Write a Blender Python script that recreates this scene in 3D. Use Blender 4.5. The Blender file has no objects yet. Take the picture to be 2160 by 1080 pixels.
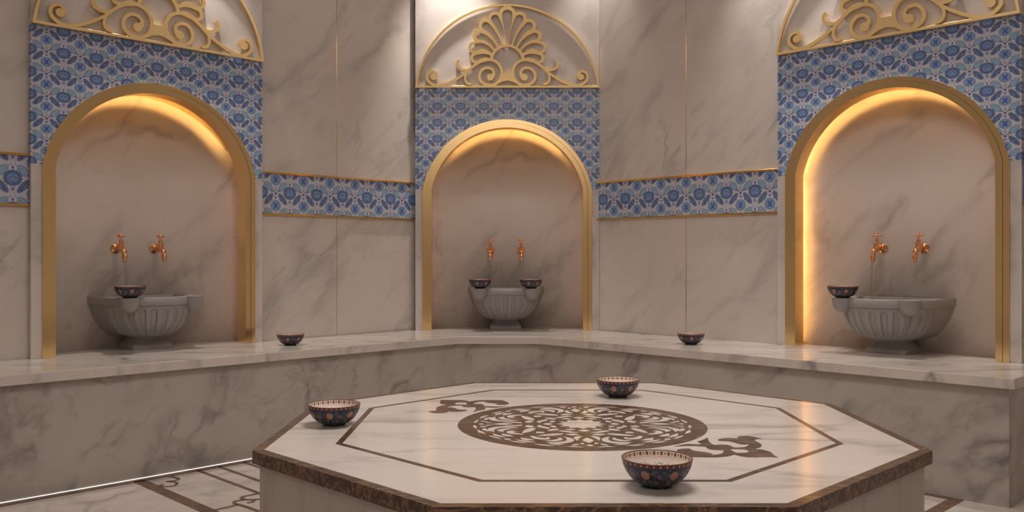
import bpy, bmesh, math, random
from math import sin, cos, pi, radians as R, sqrt, atan2
from mathutils import Matrix, Vector
random.seed(7)
S = 1.05            # metres per layout unit (height of the lunette base above eye level)
EYE = .966          # camera height above the floor
scene = bpy.context.scene

# ------------------------------------------------------------------ camera, world, lights, exposure
cam = bpy.data.objects.new('camera', bpy.data.cameras.new('camera'))
scene.collection.objects.link(cam)
cam.location = (0, 0, EYE); cam.rotation_euler = (pi/2, 0, 0)
cam.data.sensor_width = 36; cam.data.lens = 36*1870.6/2160; cam.data.clip_start = .02
scene.camera = cam
w = bpy.data.worlds.new('world'); scene.world = w; w.use_nodes = True
w.node_tree.nodes['Background'].inputs[0].default_value = (.85, .72, .64, 1)
w.node_tree.nodes['Background'].inputs[1].default_value = .05
scene.view_settings.view_transform = 'Standard'; scene.view_settings.look = 'None'
scene.view_settings.exposure = -0.07; scene.view_settings.gamma = 1
scene.view_settings.use_curve_mapping = False

def area(name, loc, size, power, col, rot=(0, 0, 0), size_y=None):
    l = bpy.data.lights.new(name, 'AREA'); l.energy = power; l.color = col; l.size = size
    if size_y: l.shape = 'RECTANGLE'; l.size_y = size_y
    o = bpy.data.objects.new(name, l); o.location = loc; o.rotation_euler = rot
    scene.collection.objects.link(o); return o
def spot(name, loc, aim, power, col, angle, blend=.6, rad=.03):
    l = bpy.data.lights.new(name, 'SPOT'); l.energy = power; l.color = col
    l.spot_size = R(angle); l.spot_blend = blend; l.shadow_soft_size = rad
    o = bpy.data.objects.new(name, l); o.location = loc
    o.rotation_euler = (Vector(aim)-Vector(loc)).to_track_quat('-Z', 'Y').to_euler()
    scene.collection.objects.link(o); return o
WARM = (1, .92, .855)
CEIL = 3.15
area('ceiling_light', (.19, 2.45, CEIL-.05), 1.0, 29, WARM).data.spread = R(140)
for wx, wy, wr, wp in ((-1.75, 3.55, pi/4, 4), (-.04, 4.6, 0, 3), (1.6, 3.55, -pi/4, 4)):
    area('fill_light', (wx, wy, CEIL-.04), 2.2 if wr else .9, wp, WARM, (0, 0, wr), size_y=.12)  # added fill strips that graze the walls, no fixture behind them
area('fill_light', (0, -1.3, CEIL-.04), 3.0, 34, WARM, (0, 0, 0), size_y=.3)  # added fill: brightens the front wall so the gold frames reflect it

# ------------------------------------------------------------------ helpers
def tag(o, label=None, cat=None, group=None, kind=None):
    if label: o['label'] = label
    if cat: o['category'] = cat
    if group: o['group'] = group
    if kind: o['kind'] = kind
    return o
def empty(name, label, cat, loc=(0, 0, 0), rot=0, group=None, parent=None):
    o = bpy.data.objects.new(name, None); scene.collection.objects.link(o)
    o.location = loc; o.rotation_euler = (0, 0, rot); o.empty_display_size = .05
    if parent: o.parent = parent
    return tag(o, label, cat, group)
class MB:
    def __init__(s): s.v = []; s.f = []; s.m = []
    def add(s, vs, fs, mi=0):
        n = len(s.v); s.v += [tuple(v) for v in vs]
        for f in fs: s.f.append(tuple(i+n for i in f)); s.m.append(mi)
        return s
    def box(s, x0, x1, y0, y1, z0, z1, mi=0):
        vs = [(x, y, z) for x in (x0, x1) for y in (y0, y1) for z in (z0, z1)]
        return s.add(vs, [(0,1,3,2),(4,6,7,5),(0,4,5,1),(2,3,7,6),(0,2,6,4),(1,5,7,3)], mi)
    def prism(s, poly, z0, z1, mi=0):
        n = len(poly); vs = [(x, y, z0) for x, y in poly]+[(x, y, z1) for x, y in poly]
        fs = [tuple(range(n-1, -1, -1)), tuple(range(n, 2*n))]+[(i, (i+1) % n, n+(i+1) % n, n+i) for i in range(n)]
        return s.add(vs, fs, mi)
    def loft(s, rings, closed=True, cap0=False, cap1=False, mi=0):
        n = len(rings[0]); vs = [p for r in rings for p in r]; fs = []
        for k in range(len(rings)-1):
            for i in range(n if closed else n-1):
                j = (i+1) % n; fs.append((k*n+i, k*n+j, (k+1)*n+j, (k+1)*n+i))
        if cap0: fs.append(tuple(range(n-1, -1, -1)))
        if cap1: fs.append(tuple((len(rings)-1)*n+i for i in range(n)))
        return s.add(vs, fs, mi)
    def lathe(s, prof, n=32, c=(0, 0, 0), axis='z', cap=True, mi=0):
        rings = []
        for r, h in prof:
            ring = []
            for i in range(n):
                a = 2*pi*i/n; p = (r*cos(a), r*sin(a), h)
                if axis == 'y': p = (p[0], p[2], p[1])
                if axis == 'x': p = (p[2], p[0], p[1])
                ring.append((c[0]+p[0], c[1]+p[1], c[2]+p[2]))
            rings.append(ring)
        return s.loft(rings, True, cap, cap, mi)
    def tube(s, pts, rad, n=14, mi=0):
        pts = [Vector(p) for p in pts]; rings = []; up = None
        for k, p in enumerate(pts):
            d = (pts[min(k+1, len(pts)-1)]-pts[max(k-1, 0)]).normalized()
            if up is None: up = Vector((1, 0, 0)) if abs(d.x) < .9 else Vector((0, 1, 0))
            a = (up-d*up.dot(d)).normalized(); up = a; b = d.cross(a)
            r = rad[k] if isinstance(rad, (list, tuple)) else rad
            rings.append([tuple(p+a*r*cos(2*pi*i/n)+b*r*sin(2*pi*i/n)) for i in range(n)])
        return s.loft(rings, True, True, True, mi)
    def build(s, name, mats, parent=None, smooth=False, bevel=0, angle=35):
        me = bpy.data.meshes.new(name); me.from_pydata(s.v, [], s.f)
        if not isinstance(mats, (list, tuple)): mats = [mats]
        for m in mats: me.materials.append(m)
        me.polygons.foreach_set('material_index', s.m)
        bm = bmesh.new(); bm.from_mesh(me); bmesh.ops.recalc_face_normals(bm, faces=bm.faces)
        if smooth:
            for f in bm.faces: f.smooth = True
            for e in bm.edges:
                if len(e.link_faces) == 2 and e.calc_face_angle(0) > R(angle): e.smooth = False
        bm.to_mesh(me); bm.free(); me.update()
        o = bpy.data.objects.new(name, me); scene.collection.objects.link(o)
        if parent: o.parent = parent
        if bevel:
            b = o.modifiers.new('bevel', 'BEVEL'); b.width = bevel; b.segments = 2; b.limit_method = 'ANGLE'
        return o
def catmull(P, n=8, closed=False):
    out = []; N = len(P)
    rng = range(N) if closed else range(N-1)
    for i in rng:
        g = (lambda k: P[k % N]) if closed else (lambda k: P[max(0, min(N-1, k))])
        a, b, c, d = g(i-1), g(i), g(i+1), g(i+2)
        for j in range(n):
            t = j/n
            out.append(tuple(.5*((2*b[k])+(-a[k]+c[k])*t+(2*a[k]-5*b[k]+4*c[k]-d[k])*t*t+(-a[k]+3*b[k]-3*c[k]+d[k])*t**3) for k in range(len(b))))
    if not closed: out.append(tuple(P[-1]))
    return out
def ribbon2d(P):
    """P: (x, y, width) samples -> closed outline with rounded ends"""
    L = []; Rr = []; n = len(P)
    for k in range(n):
        a = P[max(0, k-1)]; b = P[min(n-1, k+1)]
        dx, dy = b[0]-a[0], b[1]-a[1]; l = math.hypot(dx, dy) or 1
        nx, ny = -dy/l, dx/l; h = P[k][2]/2
        L.append((P[k][0]+nx*h, P[k][1]+ny*h)); Rr.append((P[k][0]-nx*h, P[k][1]-ny*h))
    return L, Rr
def shape(name, loops, thick, mat, parent=None, to3=None, bevel=0):
    """filled 2D outlines (inner loops are holes) given real thickness; to3 maps local (x,y,z) -> (x,y,z)"""
    cu = bpy.data.curves.new(name, 'CURVE'); cu.dimensions = '2D'; cu.fill_mode = 'BOTH'
    cu.extrude = thick/2
    for lp in loops:
        sp = cu.splines.new('POLY'); sp.points.add(len(lp)-1)
        for i, p in enumerate(lp): sp.points[i].co = (p[0], p[1], 0, 1)
        sp.use_cyclic_u = True
    tmp = bpy.data.objects.new('tmp', cu); scene.collection.objects.link(tmp)
    dg = bpy.context.evaluated_depsgraph_get(); dg.update()
    me = bpy.data.meshes.new_from_object(tmp.evaluated_get(dg))
    bpy.data.objects.remove(tmp); bpy.data.curves.remove(cu)
    me.name = name
    if to3:
        for v in me.vertices: v.co = to3(*v.co)
    bm = bmesh.new(); bm.from_mesh(me); bmesh.ops.remove_doubles(bm, verts=bm.verts, dist=1e-6)
    bmesh.ops.recalc_face_normals(bm, faces=bm.faces)
    for f in bm.faces: f.smooth = False
    bm.to_mesh(me); bm.free()
    me.materials.clear(); me.materials.append(mat)
    o = bpy.data.objects.new(name, me); scene.collection.objects.link(o)
    if parent: o.parent = parent
    if bevel:
        b = o.modifiers.new('bevel', 'BEVEL'); b.width = bevel; b.segments = 2; b.limit_method = 'ANGLE'; b.angle_limit = R(60)
    return o

# ------------------------------------------------------------------ node maths
class V:
    nt = None
    def __init__(s, x): s.x = x
    @staticmethod
    def m(op, *a, clamp=False):
        n = V.nt.nodes.new('ShaderNodeMath'); n.operation = op; n.use_clamp = clamp
        for i, q in enumerate(a):
            q = q.x if isinstance(q, V) else q
            if isinstance(q, (int, float)): n.inputs[i].default_value = q
            else: V.nt.links.new(q, n.inputs[i])
        return V(n.outputs[0])
    def __add__(s, o): return V.m('ADD', s, o)
    __radd__ = __add__
    def __sub__(s, o): return V.m('SUBTRACT', s, o)
    def __rsub__(s, o): return V.m('SUBTRACT', o, s)
    def __mul__(s, o): return V.m('MULTIPLY', s, o)
    __rmul__ = __mul__
    def __truediv__(s, o): return V.m('DIVIDE', s, o)
    def abs(s): return V.m('ABSOLUTE', s)
    def sqrt(s): return V.m('SQRT', s)
    def sin(s): return V.m('SINE', s)
    def fract(s): return V.m('FRACT', s)
    def clamp(s): return V.m('ADD', s, 0, clamp=True)
    def min(s, o): return V.m('MINIMUM', s, o)
    def max(s, o): return V.m('MAXIMUM', s, o)
def below(a, b, w): return V.m('DIVIDE', b-a if isinstance(a, V) else a, w, clamp=True)      # 1 where a < b
def mixc(A, B, fac):
    n = V.nt.nodes.new('ShaderNodeMix'); n.data_type = 'RGBA'
    for i, q in ((0, fac), (6, A), (7, B)):
        q = q.x if isinstance(q, V) else q
        if isinstance(q, (int, float)): n.inputs[i].default_value = q
        elif isinstance(q, tuple): n.inputs[i].default_value = (*q, 1)
        else: V.nt.links.new(q, n.inputs[i])
    return n.outputs[2]
def new_mat(name):
    m = bpy.data.materials.new(name); m.use_nodes = True; V.nt = m.node_tree
    return m, m.node_tree, m.node_tree.nodes['Principled BSDF']
def coord(nt, sc=(1, 1, 1), rot=(0, 0, 0), loc=(0, 0, 0), tex=False):
    t = nt.nodes.new('ShaderNodeTexCoord'); mp = nt.nodes.new('ShaderNodeMapping')
    nt.links.new(t.outputs['Object'], mp.inputs[0])
    if tex: mp.vector_type = 'TEXTURE'
    mp.inputs['Location'].default_value = loc; mp.inputs['Rotation'].default_value = rot; mp.inputs['Scale'].default_value = sc
    return mp.outputs[0]
def noise(nt, vec, scale, detail=4, rough=.55, dist=0):
    n = nt.nodes.new('ShaderNodeTexNoise'); nt.links.new(vec, n.inputs['Vector'])
    n.inputs['Scale'].default_value = scale; n.inputs['Detail'].default_value = detail
    n.inputs['Roughness'].default_value = rough; n.inputs['Distortion'].default_value = dist
    return n
def lin(*c):
    return tuple(((x/255)/12.92 if x/255 <= .04045 else ((x/255+.055)/1.055)**2.4) for x in c)
def marble(name, base, base2, vein, rough=.25, scale=1.0, sc=(1, 1, 1), rot=(0, 0, 0), loc=(0, 0, 0), amt=.65, coat=0, tex=False, ck=.85):
    m, nt, b = new_mat(name)
    v = coord(nt, sc, rot, loc, tex)
    dn = noise(nt, v, 1.6*scale, 4)
    wv = nt.nodes.new('ShaderNodeVectorMath'); wv.operation = 'MULTIPLY_ADD'
    nt.links.new(dn.outputs['Color'], wv.inputs[0]); wv.inputs[1].default_value = (.42, .42, .42); nt.links.new(v, wv.inputs[2])
    n1 = V(noise(nt, wv.outputs[0], .85*scale, 6, .52).outputs['Fac'])
    ridge = V.m('POWER', V.m('SUBTRACT', 1, (n1-.5).abs()*20, clamp=True), 1.6)
    mask = V.m('MULTIPLY', V(noise(nt, v, 2.1*scale, 4).outputs['Fac'])-.42, 4, clamp=True)
    n2 = V(noise(nt, wv.outputs[0], 2.3*scale, 6, .6, .3).outputs['Fac'])
    ridge2 = V.m('POWER', V.m('SUBTRACT', 1, (n2-.52).abs()*18, clamp=True), 1.4)*.55
    mask2 = V.m('MULTIPLY', V(noise(nt, v, 1.7*scale, 3).outputs['Fac'])-.5, 5, clamp=True)
    vo = nt.nodes.new('ShaderNodeTexVoronoi'); vo.feature = 'DISTANCE_TO_EDGE'; vo.inputs['Scale'].default_value = .95*scale
    wv2 = nt.nodes.new('ShaderNodeVectorMath'); wv2.operation = 'MULTIPLY_ADD'
    nt.links.new(noise(nt, v, 1.5*scale, 5, .5).outputs['Color'], wv2.inputs[0]); wv2.inputs[1].default_value = (.6, .6, .6); nt.links.new(v, wv2.inputs[2])
    nt.links.new(wv2.outputs[0], vo.inputs['Vector'])
    vd = V(vo.outputs['Distance']); wd = V(noise(nt, v, 3*scale, 3).outputs['Fac'])
    crack = V.m('POWER', V.m('SUBTRACT', 1, vd/(wd*.11), clamp=True), 1.5)*V.m('MULTIPLY', V(noise(nt, wv.outputs[0], 2.6*scale, 3).outputs['Fac'])-.40, 4.5, clamp=True)*ck
    soft = V.m('MULTIPLY', V(noise(nt, wv.outputs[0], 2.4*scale, 5, .6).outputs['Fac'])-.585, 7, clamp=True)
    cl = V.m('MULTIPLY', V(noise(nt, v, 1.3*scale, 5).outputs['Fac'])-.3, 2, clamp=True)
    grain = V.m('MULTIPLY', V(noise(nt, v, 260, 2).outputs['Fac'])-.5, .12)
    c = mixc(base, base2, cl)
    f = V.m('MULTIPLY', ((ridge*mask*.8).max(ridge2*mask2).max(crack)).max(soft*.5)+grain, amt, clamp=True)
    c = mixc(c, vein, f)
    nt.links.new(c, b.inputs['Base Color'])
    b.inputs['Roughness'].default_value = rough
    if coat: b.inputs['Coat Weight'].default_value = coat; b.inputs['Coat Roughness'].default_value = .08
    return m
BASE = (.66, .595, .545); BASE2 = (.585, .53, .485); VEIN = (.17, .16, .155)
M_wall = marble('wall_marble', BASE, BASE2, VEIN, .34, 1.25, rot=(0, .8, 0), sc=(.85, 1, 2.0), amt=.78, tex=True, ck=.3)
M_wall2 = marble('wall_marble_matched', BASE, BASE2, VEIN, .34, 1.25, rot=(0, .8, 0), loc=(5, 3, 1), sc=(.85, 1, 2.0), amt=.78, tex=True, ck=.3)
M_niche = marble('niche_marble', (.74, .67, .62), (.64, .58, .535), VEIN, .42, 1.2, sc=(.8, 1, 1.6), rot=(0, .7, 0), loc=(3, 1, 2), amt=.72, tex=True, ck=.6)
M_panel = marble('panel_marble', (.70, .63, .585), (.60, .54, .51), VEIN, .22, 1.0, rot=(.6, .2, .4), loc=(1, 7, 3), amt=.6)
M_bench = marble('bench_marble_shaded', (.52, .465, .425), (.44, .395, .36), VEIN, .3, 1.5, rot=(.5, .8, .3), sc=(.8, .9, 1.7), loc=(2, 2, 5), amt=.9, tex=True, ck=1.0)  # colour darkened to carry the shade on the bench riser
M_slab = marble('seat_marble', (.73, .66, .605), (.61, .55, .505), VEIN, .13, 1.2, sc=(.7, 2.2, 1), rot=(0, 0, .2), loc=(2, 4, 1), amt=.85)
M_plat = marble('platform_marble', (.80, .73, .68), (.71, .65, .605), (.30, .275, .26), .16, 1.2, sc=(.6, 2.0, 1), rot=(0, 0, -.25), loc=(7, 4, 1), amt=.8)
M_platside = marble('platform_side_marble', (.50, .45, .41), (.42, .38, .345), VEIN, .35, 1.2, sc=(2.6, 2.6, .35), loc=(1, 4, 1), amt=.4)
M_floor = marble('floor_marble', (.72, .64, .60), (.64, .56, .52), VEIN, .2, 1.3, rot=(0, 0, .7), loc=(3, 0, 1), amt=.6)
M_basin = marble('basin_stone', (.31, .292, .28), (.28, .265, .255), (.23, .215, .21), .38, 3, amt=.15)
def brown(name, hi, lo, rot):
    m, nt, b = new_mat(name)
    v = coord(nt, (2.2, 9, 5), rot)
    a = V(noise(nt, v, 14, 8, .7, .3).outputs['Fac']); r = V(noise(nt, v, 5, 6, .6, .8).outputs['Fac'])
    c = mixc(lo, hi, V.m('MULTIPLY', a-.35, 3, clamp=True))
    c = mixc(c, (.46, .25, .13), V.m('POWER', V.m('SUBTRACT', 1, (r-.5).abs()*14, clamp=True), 2)*.5)
    nt.links.new(c, b.inputs['Base Color']); b.inputs['Roughness'].default_value = .22
    return m
M_brown = brown('brown_marble', (.115, .060, .035), (.032, .020, .015), (0, 0, .4))
M_brownf = brown('brown_floor_marble', (.17, .095, .06), (.075, .042, .03), (0, 0, -.6))
def metal(name, col, rough):
    m, nt, b = new_mat(name)
    b.inputs['Base Color'].default_value = (*col, 1); b.inputs['Metallic'].default_value = 1; b.inputs['Roughness'].default_value = rough
    return m
M_gold = metal('polished_gold', (1.0, .73, .36), .2)
M_goldo = metal('satin_gold', (1.0, .74, .36), .34)
M_trim = metal('trim_gold', (.90, .55, .20), .12)
M_copper = metal('copper', (.90, .50, .28), .14)
m, nt, b = new_mat('dark_seam'); b.inputs['Base Color'].default_value = (.02, .012, .008, 1); b.inputs['Roughness'].default_value = .6; M_dark = m
def emit(name, col, st):
    m, nt, b = new_mat(name); b.inputs['Base Color'].default_value = (*col, 1)
    b.inputs['Emission Color'].default_value = (*col, 1); b.inputs['Emission Strength'].default_value = st; return m
M_led = emit('warm_led', (1, .56, .165), 38)
M_ledsoft = emit('warm_led_dim', (1, .42, .16), 2.2)
M_ledw = emit('white_led', (1, .97, .93), 1.1)
m, nt, b = new_mat('ceiling_plaster'); b.inputs['Base Color'].default_value = (.6, .54, .49, 1); b.inputs['Roughness'].default_value = .9; M_ceil = m
m, nt, b = new_mat('running_water'); b.inputs['Base Color'].default_value = (.82, .86, .86, 1); b.inputs['Roughness'].default_value = .04
b.inputs['Transmission Weight'].default_value = 1; b.inputs['IOR'].default_value = 1.33; M_water = m

# floral tile: one period cell drawn with node maths in the tile's own plane
def tile_mat(name, px, pz, z0):
    m, nt, b = new_mat(name)
    tc = nt.nodes.new('ShaderNodeTexCoord'); sp = nt.nodes.new('ShaderNodeSeparateXYZ'); nt.links.new(tc.outputs['Object'], sp.inputs[0])
    X, Z = V(sp.outputs[0]), V(sp.outputs[2])
    x = ((X/px+.5).fract()-.5).abs(); y = (((Z-z0)/pz+.5).fract()-.5)*.82
    W = .012
    def ell(cx, cy, la, lb, deg=0, ser=0, yy=y, w=None, bow=0):
        dx, dy = x-cx, yy-cy; c, s = cos(R(deg)), sin(R(deg))
        a = dx*c+dy*s; bb = dy*c-dx*s
        if bow: bb = bb+a*a*bow
        if ser: bb = bb+(a*ser).sin()*.006
        d = ((a/la)*(a/la)+(bb/lb)*(bb/lb)).sqrt()
        return V.m('DIVIDE', 1-d, (w or W)/min(la, lb), clamp=True)
    white = (.54, .545, .62); blue = (.20, .35, .52); pale = (.27, .42, .56); slate = (.115, .18, .32); vio = (.085, .07, .42); olive = (.27, .27, .27)
    col = white
    # feathered leaf
    lf = ell(.255, -.205, .245, .098, 50, 80); col = mixc(col, olive, lf)
    col = mixc(col, slate, ell(.255, -.205, .23, .083, 50, 80)); 
    for k in (-.1, -.03, .04, .11):
        cx, cy = .255+k*cos(R(50)), -.205+k*sin(R(50)); col = mixc(col, vio if k != .04 else (.25, .1, .3), ell(cx, cy, .02, .02))
    col = mixc(col, vio, ell(.20, -.30, .04, .028, 20))
    col = mixc(col, pale, ell(.285, -.225, .13, .012, 50)); col = mixc(col, vio, ell(.345, -.235, .045, .022, 70)); col = mixc(col, slate, ell(.155, -.13, .07, .010, 60))
    # tulip
    col = mixc(col, slate, ell(.25, .19, .20, .104, 133, 80)); col = mixc(col, pale, ell(.255, .185, .18, .088, 133, 80))
    col = mixc(col, white, ell(.135, .325, .075, .013, 131)); col = mixc(col, white, ell(.175, .335, .055, .011, 122)); col = mixc(col, white, ell(.12, .27, .055, .011, 142))
    col = mixc(col, vio, ell(.34, .24, .12, .008, 133)); col = mixc(col, vio, ell(.195, .105, .10, .008, 133))
    col = mixc(col, slate, ell(.20, .245, .11, .008, 120)); col = mixc(col, slate, ell(.19, .235, .11, .008, 150))
    col = mixc(col, vio, ell(.372, .085, .036, .028, 136)); col = mixc(col, slate, ell(.34, .3, .07, .012, 60)); col = mixc(col, slate, ell(.11, .30, .08, .012, 125))
    # carnation rosette on the cell corner
    yr = .41-y.abs()
    dx = x-.5
    dR = (dx*dx+yr*yr).sqrt()
    col = mixc(col, slate, below(dR, .182, W)); col = mixc(col, blue, below(dR, .168, W))
    arm = below((yr.abs()-dx.abs()*1.5).abs(), .044, .02)*below(dR, .125, W)
    col = mixc(col, slate, below(yr.abs(), .008, .008)*below(dR, .15, W))
    col = mixc(col, vio, arm); col = mixc(col, vio, below(dR, .042, W)); col = mixc(col, pale, below(dR, .016, .01))
    # palmette
    dP = (x*x*.86+y*y).sqrt(); ang = V.m('ARCTAN2', y, x)
    rad = (ang*15).sin()*.012
    col = mixc(col, slate, below(dP+rad, .215, W))
    col = mixc(col, blue, below(dP-rad*1.4, .165, W)*below((ang*15).sin(), .2, .3))
    col = mixc(col, vio, below((dP-rad-.15).abs(), .014, W))
    col = mixc(col, olive, below((dP+rad-.11).abs(), .008, W))
    col = mixc(col, blue, below(dP, .088, W))
    col = mixc(col, vio, below(((y-.06)+x*.75).abs(), .018, W)*below(x, .09, W)); col = mixc(col, vio, ell(.04, -.02, .03, .014, 150)); col = mixc(col, vio, ell(0, -.09, .035, .03))
    col = mixc(col, white, ell(0, -.085, .012, .012))
    # buds and stars on the axes
    col = mixc(col, vio, ell(0, .27, .028, .055)); col = mixc(col, vio, ell(0, -.25, .014, .07)); col = mixc(col, vio, ell(.02, -.30, .05, .02, 60)); col = mixc(col, vio, ell(.03, -.26, .035, .014))
    col = mixc(col, slate, ell(.05, -.36, .06, .012, 50)); col = mixc(col, slate, ell(.06, .36, .06, .014, 120))
    col = mixc(col, olive, ell(.5, .13, .05, .08)); col = mixc(col, white, ell(.5, .14, .03, .06))
    col = mixc(col, olive, ell(.41, .045, .09, .03, 155)); col = mixc(col, slate, ell(.41, .045, .07, .018, 155))
    col = mixc(col, vio, ell(.5, -.03, .045, .045)); col = mixc(col, vio, ell(.475, -.15, .045, .022, 120)); col = mixc(col, slate, ell(.5, -.09, .012, .1))
    col = mixc(col, slate, ell(.34, -.02, .05, .010, 30))
    nt.links.new(col, b.inputs['Base Color']); b.inputs['Roughness'].default_value = .16
    b.inputs['Specular IOR Level'].default_value = .5
    return m
H = lambda v: EYE+S*v
M_tile = tile_mat('floral_tile', .1389*S, .0969*S, H(.8915))
M_band = tile_mat('floral_band_tile', .167*S, .1365*S, H(.3335))

# ------------------------------------------------------------------ bowls
BH = .0575; BR = .0715
def bowl_mats():
    m, nt, b = new_mat('bowl_outer_glaze')
    tc = nt.nodes.new('ShaderNodeTexCoord'); sp = nt.nodes.new('ShaderNodeSeparateXYZ'); nt.links.new(tc.outputs['Object'], sp.inputs[0])
    x, y, z = (V(sp.outputs[i]) for i in range(3)); th = V.m('ARCTAN2', y, x)/(2*pi)
    v = tc.outputs['Object']
    navy = (.006, .006, .028)
    n1 = V(noise(nt, v, 78, 1.5, .5, 1.2).outputs['Fac']); n2 = V(noise(nt, v, 88, 1.5, .5, 1.4).outputs['Fac']); n3 = V(noise(nt, v, 150, 2, .5, 1).outputs['Fac'])
    col = mixc(navy, (.055, .11, .10), below((n1-.5).abs(), .05, .02))
    col = mixc(col, (.12, .11, .04), below((n2-.55).abs(), .022, .015))
    col = mixc(col, (.16, .03, .06), V.m('MULTIPLY', n3-.63, 20, clamp=True))
    def flower(k, zc, r, c1, c2, off=0):
        nonlocal col
        u = ((th*k+off+.5).fract()-.5)*(2*pi*.068/k); d = (u*u+(z-zc)*(z-zc)).sqrt()
        a = V.m('ARCTAN2', z-zc, u); d = d+(a*9).sin()*r*.09
        col = mixc(col, c2, below(d, r, .0008)); col = mixc(col, c1, below(d, r*.78, .0008))
        col = mixc(col, c2, below((d-r*.4).abs(), r*.09, .0005))
    flower(7, .033, .0092, (.34, .14, .06), (.42, .23, .17))
    flower(7, .031, .0055, (.25, .05, .12), (.16, .08, .30), .5)
    flower(14, .018, .0040, (.30, .12, .16), (.20, .10, .24), .25)
    col = mixc(col, (.008, .012, .09), below((z-.0465).abs(), .0020, .0004))
    col = mixc(col, (.085, .045, .018), V.m('DIVIDE', z-.0482, .0003, clamp=True))
    k = 34; u = ((th*k).fract()-.5)*(2*pi*BR/k); d = (u*u+(z-.0525)*(z-.0525)*.6).sqrt()
    col = mixc(col, (.01, .008, .03), below(d, .0040, .0006)); col = mixc(col, (.55, .20, .13), below(d, .0026, .0006))
    nt.links.new(col, b.inputs['Base Color']); b.inputs['Roughness'].default_value = .38
    mo = m
    m, nt, b = new_mat('bowl_inner_glaze')
    tc = nt.nodes.new('ShaderNodeTexCoord'); sp = nt.nodes.new('ShaderNodeSeparateXYZ'); nt.links.new(tc.outputs['Object'], sp.inputs[0])
    x, y, z = (V(sp.outputs[i]) for i in range(3)); th = V.m('ARCTAN2', y, x)/(2*pi); v = tc.outputs['Object']
    cream = (.86, .76, .68); col = cream
    n1 = V(noise(nt, v, 62, 1.5, .5, 1.4).outputs['Fac']); n2 = V(noise(nt, v, 55, 1.5, .5, 1.4).outputs['Fac'])
    low = below(z, .034, .002)
    col = mixc(col, (.08, .30, .24), below((n1-.5).abs(), .03, .02)*low)
    col = mixc(col, (.15, .08, .35), below((n2-.56).abs(), .02, .015)*low)
    u = ((th*9).fract()-.5)*(2*pi*.05/9); d = (u*u+(z-.025)*(z-.025)).sqrt()
    col = mixc(col, (.75, .30, .08), below(d, .0062, .001)); col = mixc(col, (.75, .30, .25), below(d, .0045, .001))
    k = 28; u = (th*k).fract()-.5; uu = u*(2*pi*.068/k); zz = z-.0505; d = (uu*uu+zz*zz).sqrt()
    col = mixc(col, (.65, .06, .05), below(d, .0026, .0006)); col = mixc(col, (.85, .5, .4), below(d, .0009, .0004))
    u2 = (((th*k+.5).fract()-.5)*(2*pi*.068/k)).abs()
    hg = below(u2, zz.abs()*.45+.0022, .0005)*below(zz.abs(), .0036, .0004)
    col = mixc(col, (.13, .12, .035), hg)
    col = mixc(col, (.45, .25, .2), below((z-.0445).abs(), .0004, .0003))
    nt.links.new(col, b.inputs['Base Color']); b.inputs['Roughness'].default_value = .25
    mi = m
    m, nt, b = new_mat('bowl_rim_glaze'); b.inputs['Base Color'].default_value = (.16, .06, .05, 1); b.inputs['Roughness'].default_value = .3
    return mo, mi, m
M_bo, M_bi, M_br = bowl_mats()
def make_bowl(label, group):
    t = empty('hammam_bowl', label, 'bowl', group=group)
    out = [(0.0, .004), (.028, .004), (.040, .0075), (.051, .0150), (.0605, .026), (.0665, .037), (.0698, .047), (.0715, .0558)]
    inn = [(.0688, .0558), (.0672, .047), (.0640, .037), (.058, .0275), (.0485, .0185), (.036, .0125), (.018, .0100), (.0, .0098)]
    o_ = catmull([(max(a, .0002), b) for a, b in out], 4); i_ = catmull([(max(a, .0002), b) for a, b in inn], 4)
    b = MB(); b.lathe(o_, 72, cap=False); b.build('bowl_body', M_bo, t, smooth=True, angle=60)
    b = MB(); b.lathe(i_, 72, cap=False); b.build('bowl_lining', M_bi, t, smooth=True, angle=60)
    b = MB(); b.lathe([(.0715, .0556), (.0718, .0568), (.0710, .0575), (.0694, .0575), (.0687, .0568), (.0688, .0556)], 72, cap=False); b.build('bowl_rim', M_br, t, smooth=True, angle=80)
    b = MB(); b.lathe([(.030, .0), (.0315, .003), (.030, .0055), (.024, .0055), (.024, .0)], 48); b.build('foot_ring', M_bo, t, smooth=True)
    return t
def dup(root, loc, rotz, label, group=None):
    r = root.copy(); scene.collection.objects.link(r); r.location = loc; r.rotation_euler = (0, 0, rotz)
    r['label'] = label
    if group: r['group'] = group
    for ch in root.children:
        c = ch.copy(); scene.collection.objects.link(c); c.parent = r
        for g in ch.children:
            d = g.copy(); scene.collection.objects.link(d); d.parent = c
    return r

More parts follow.
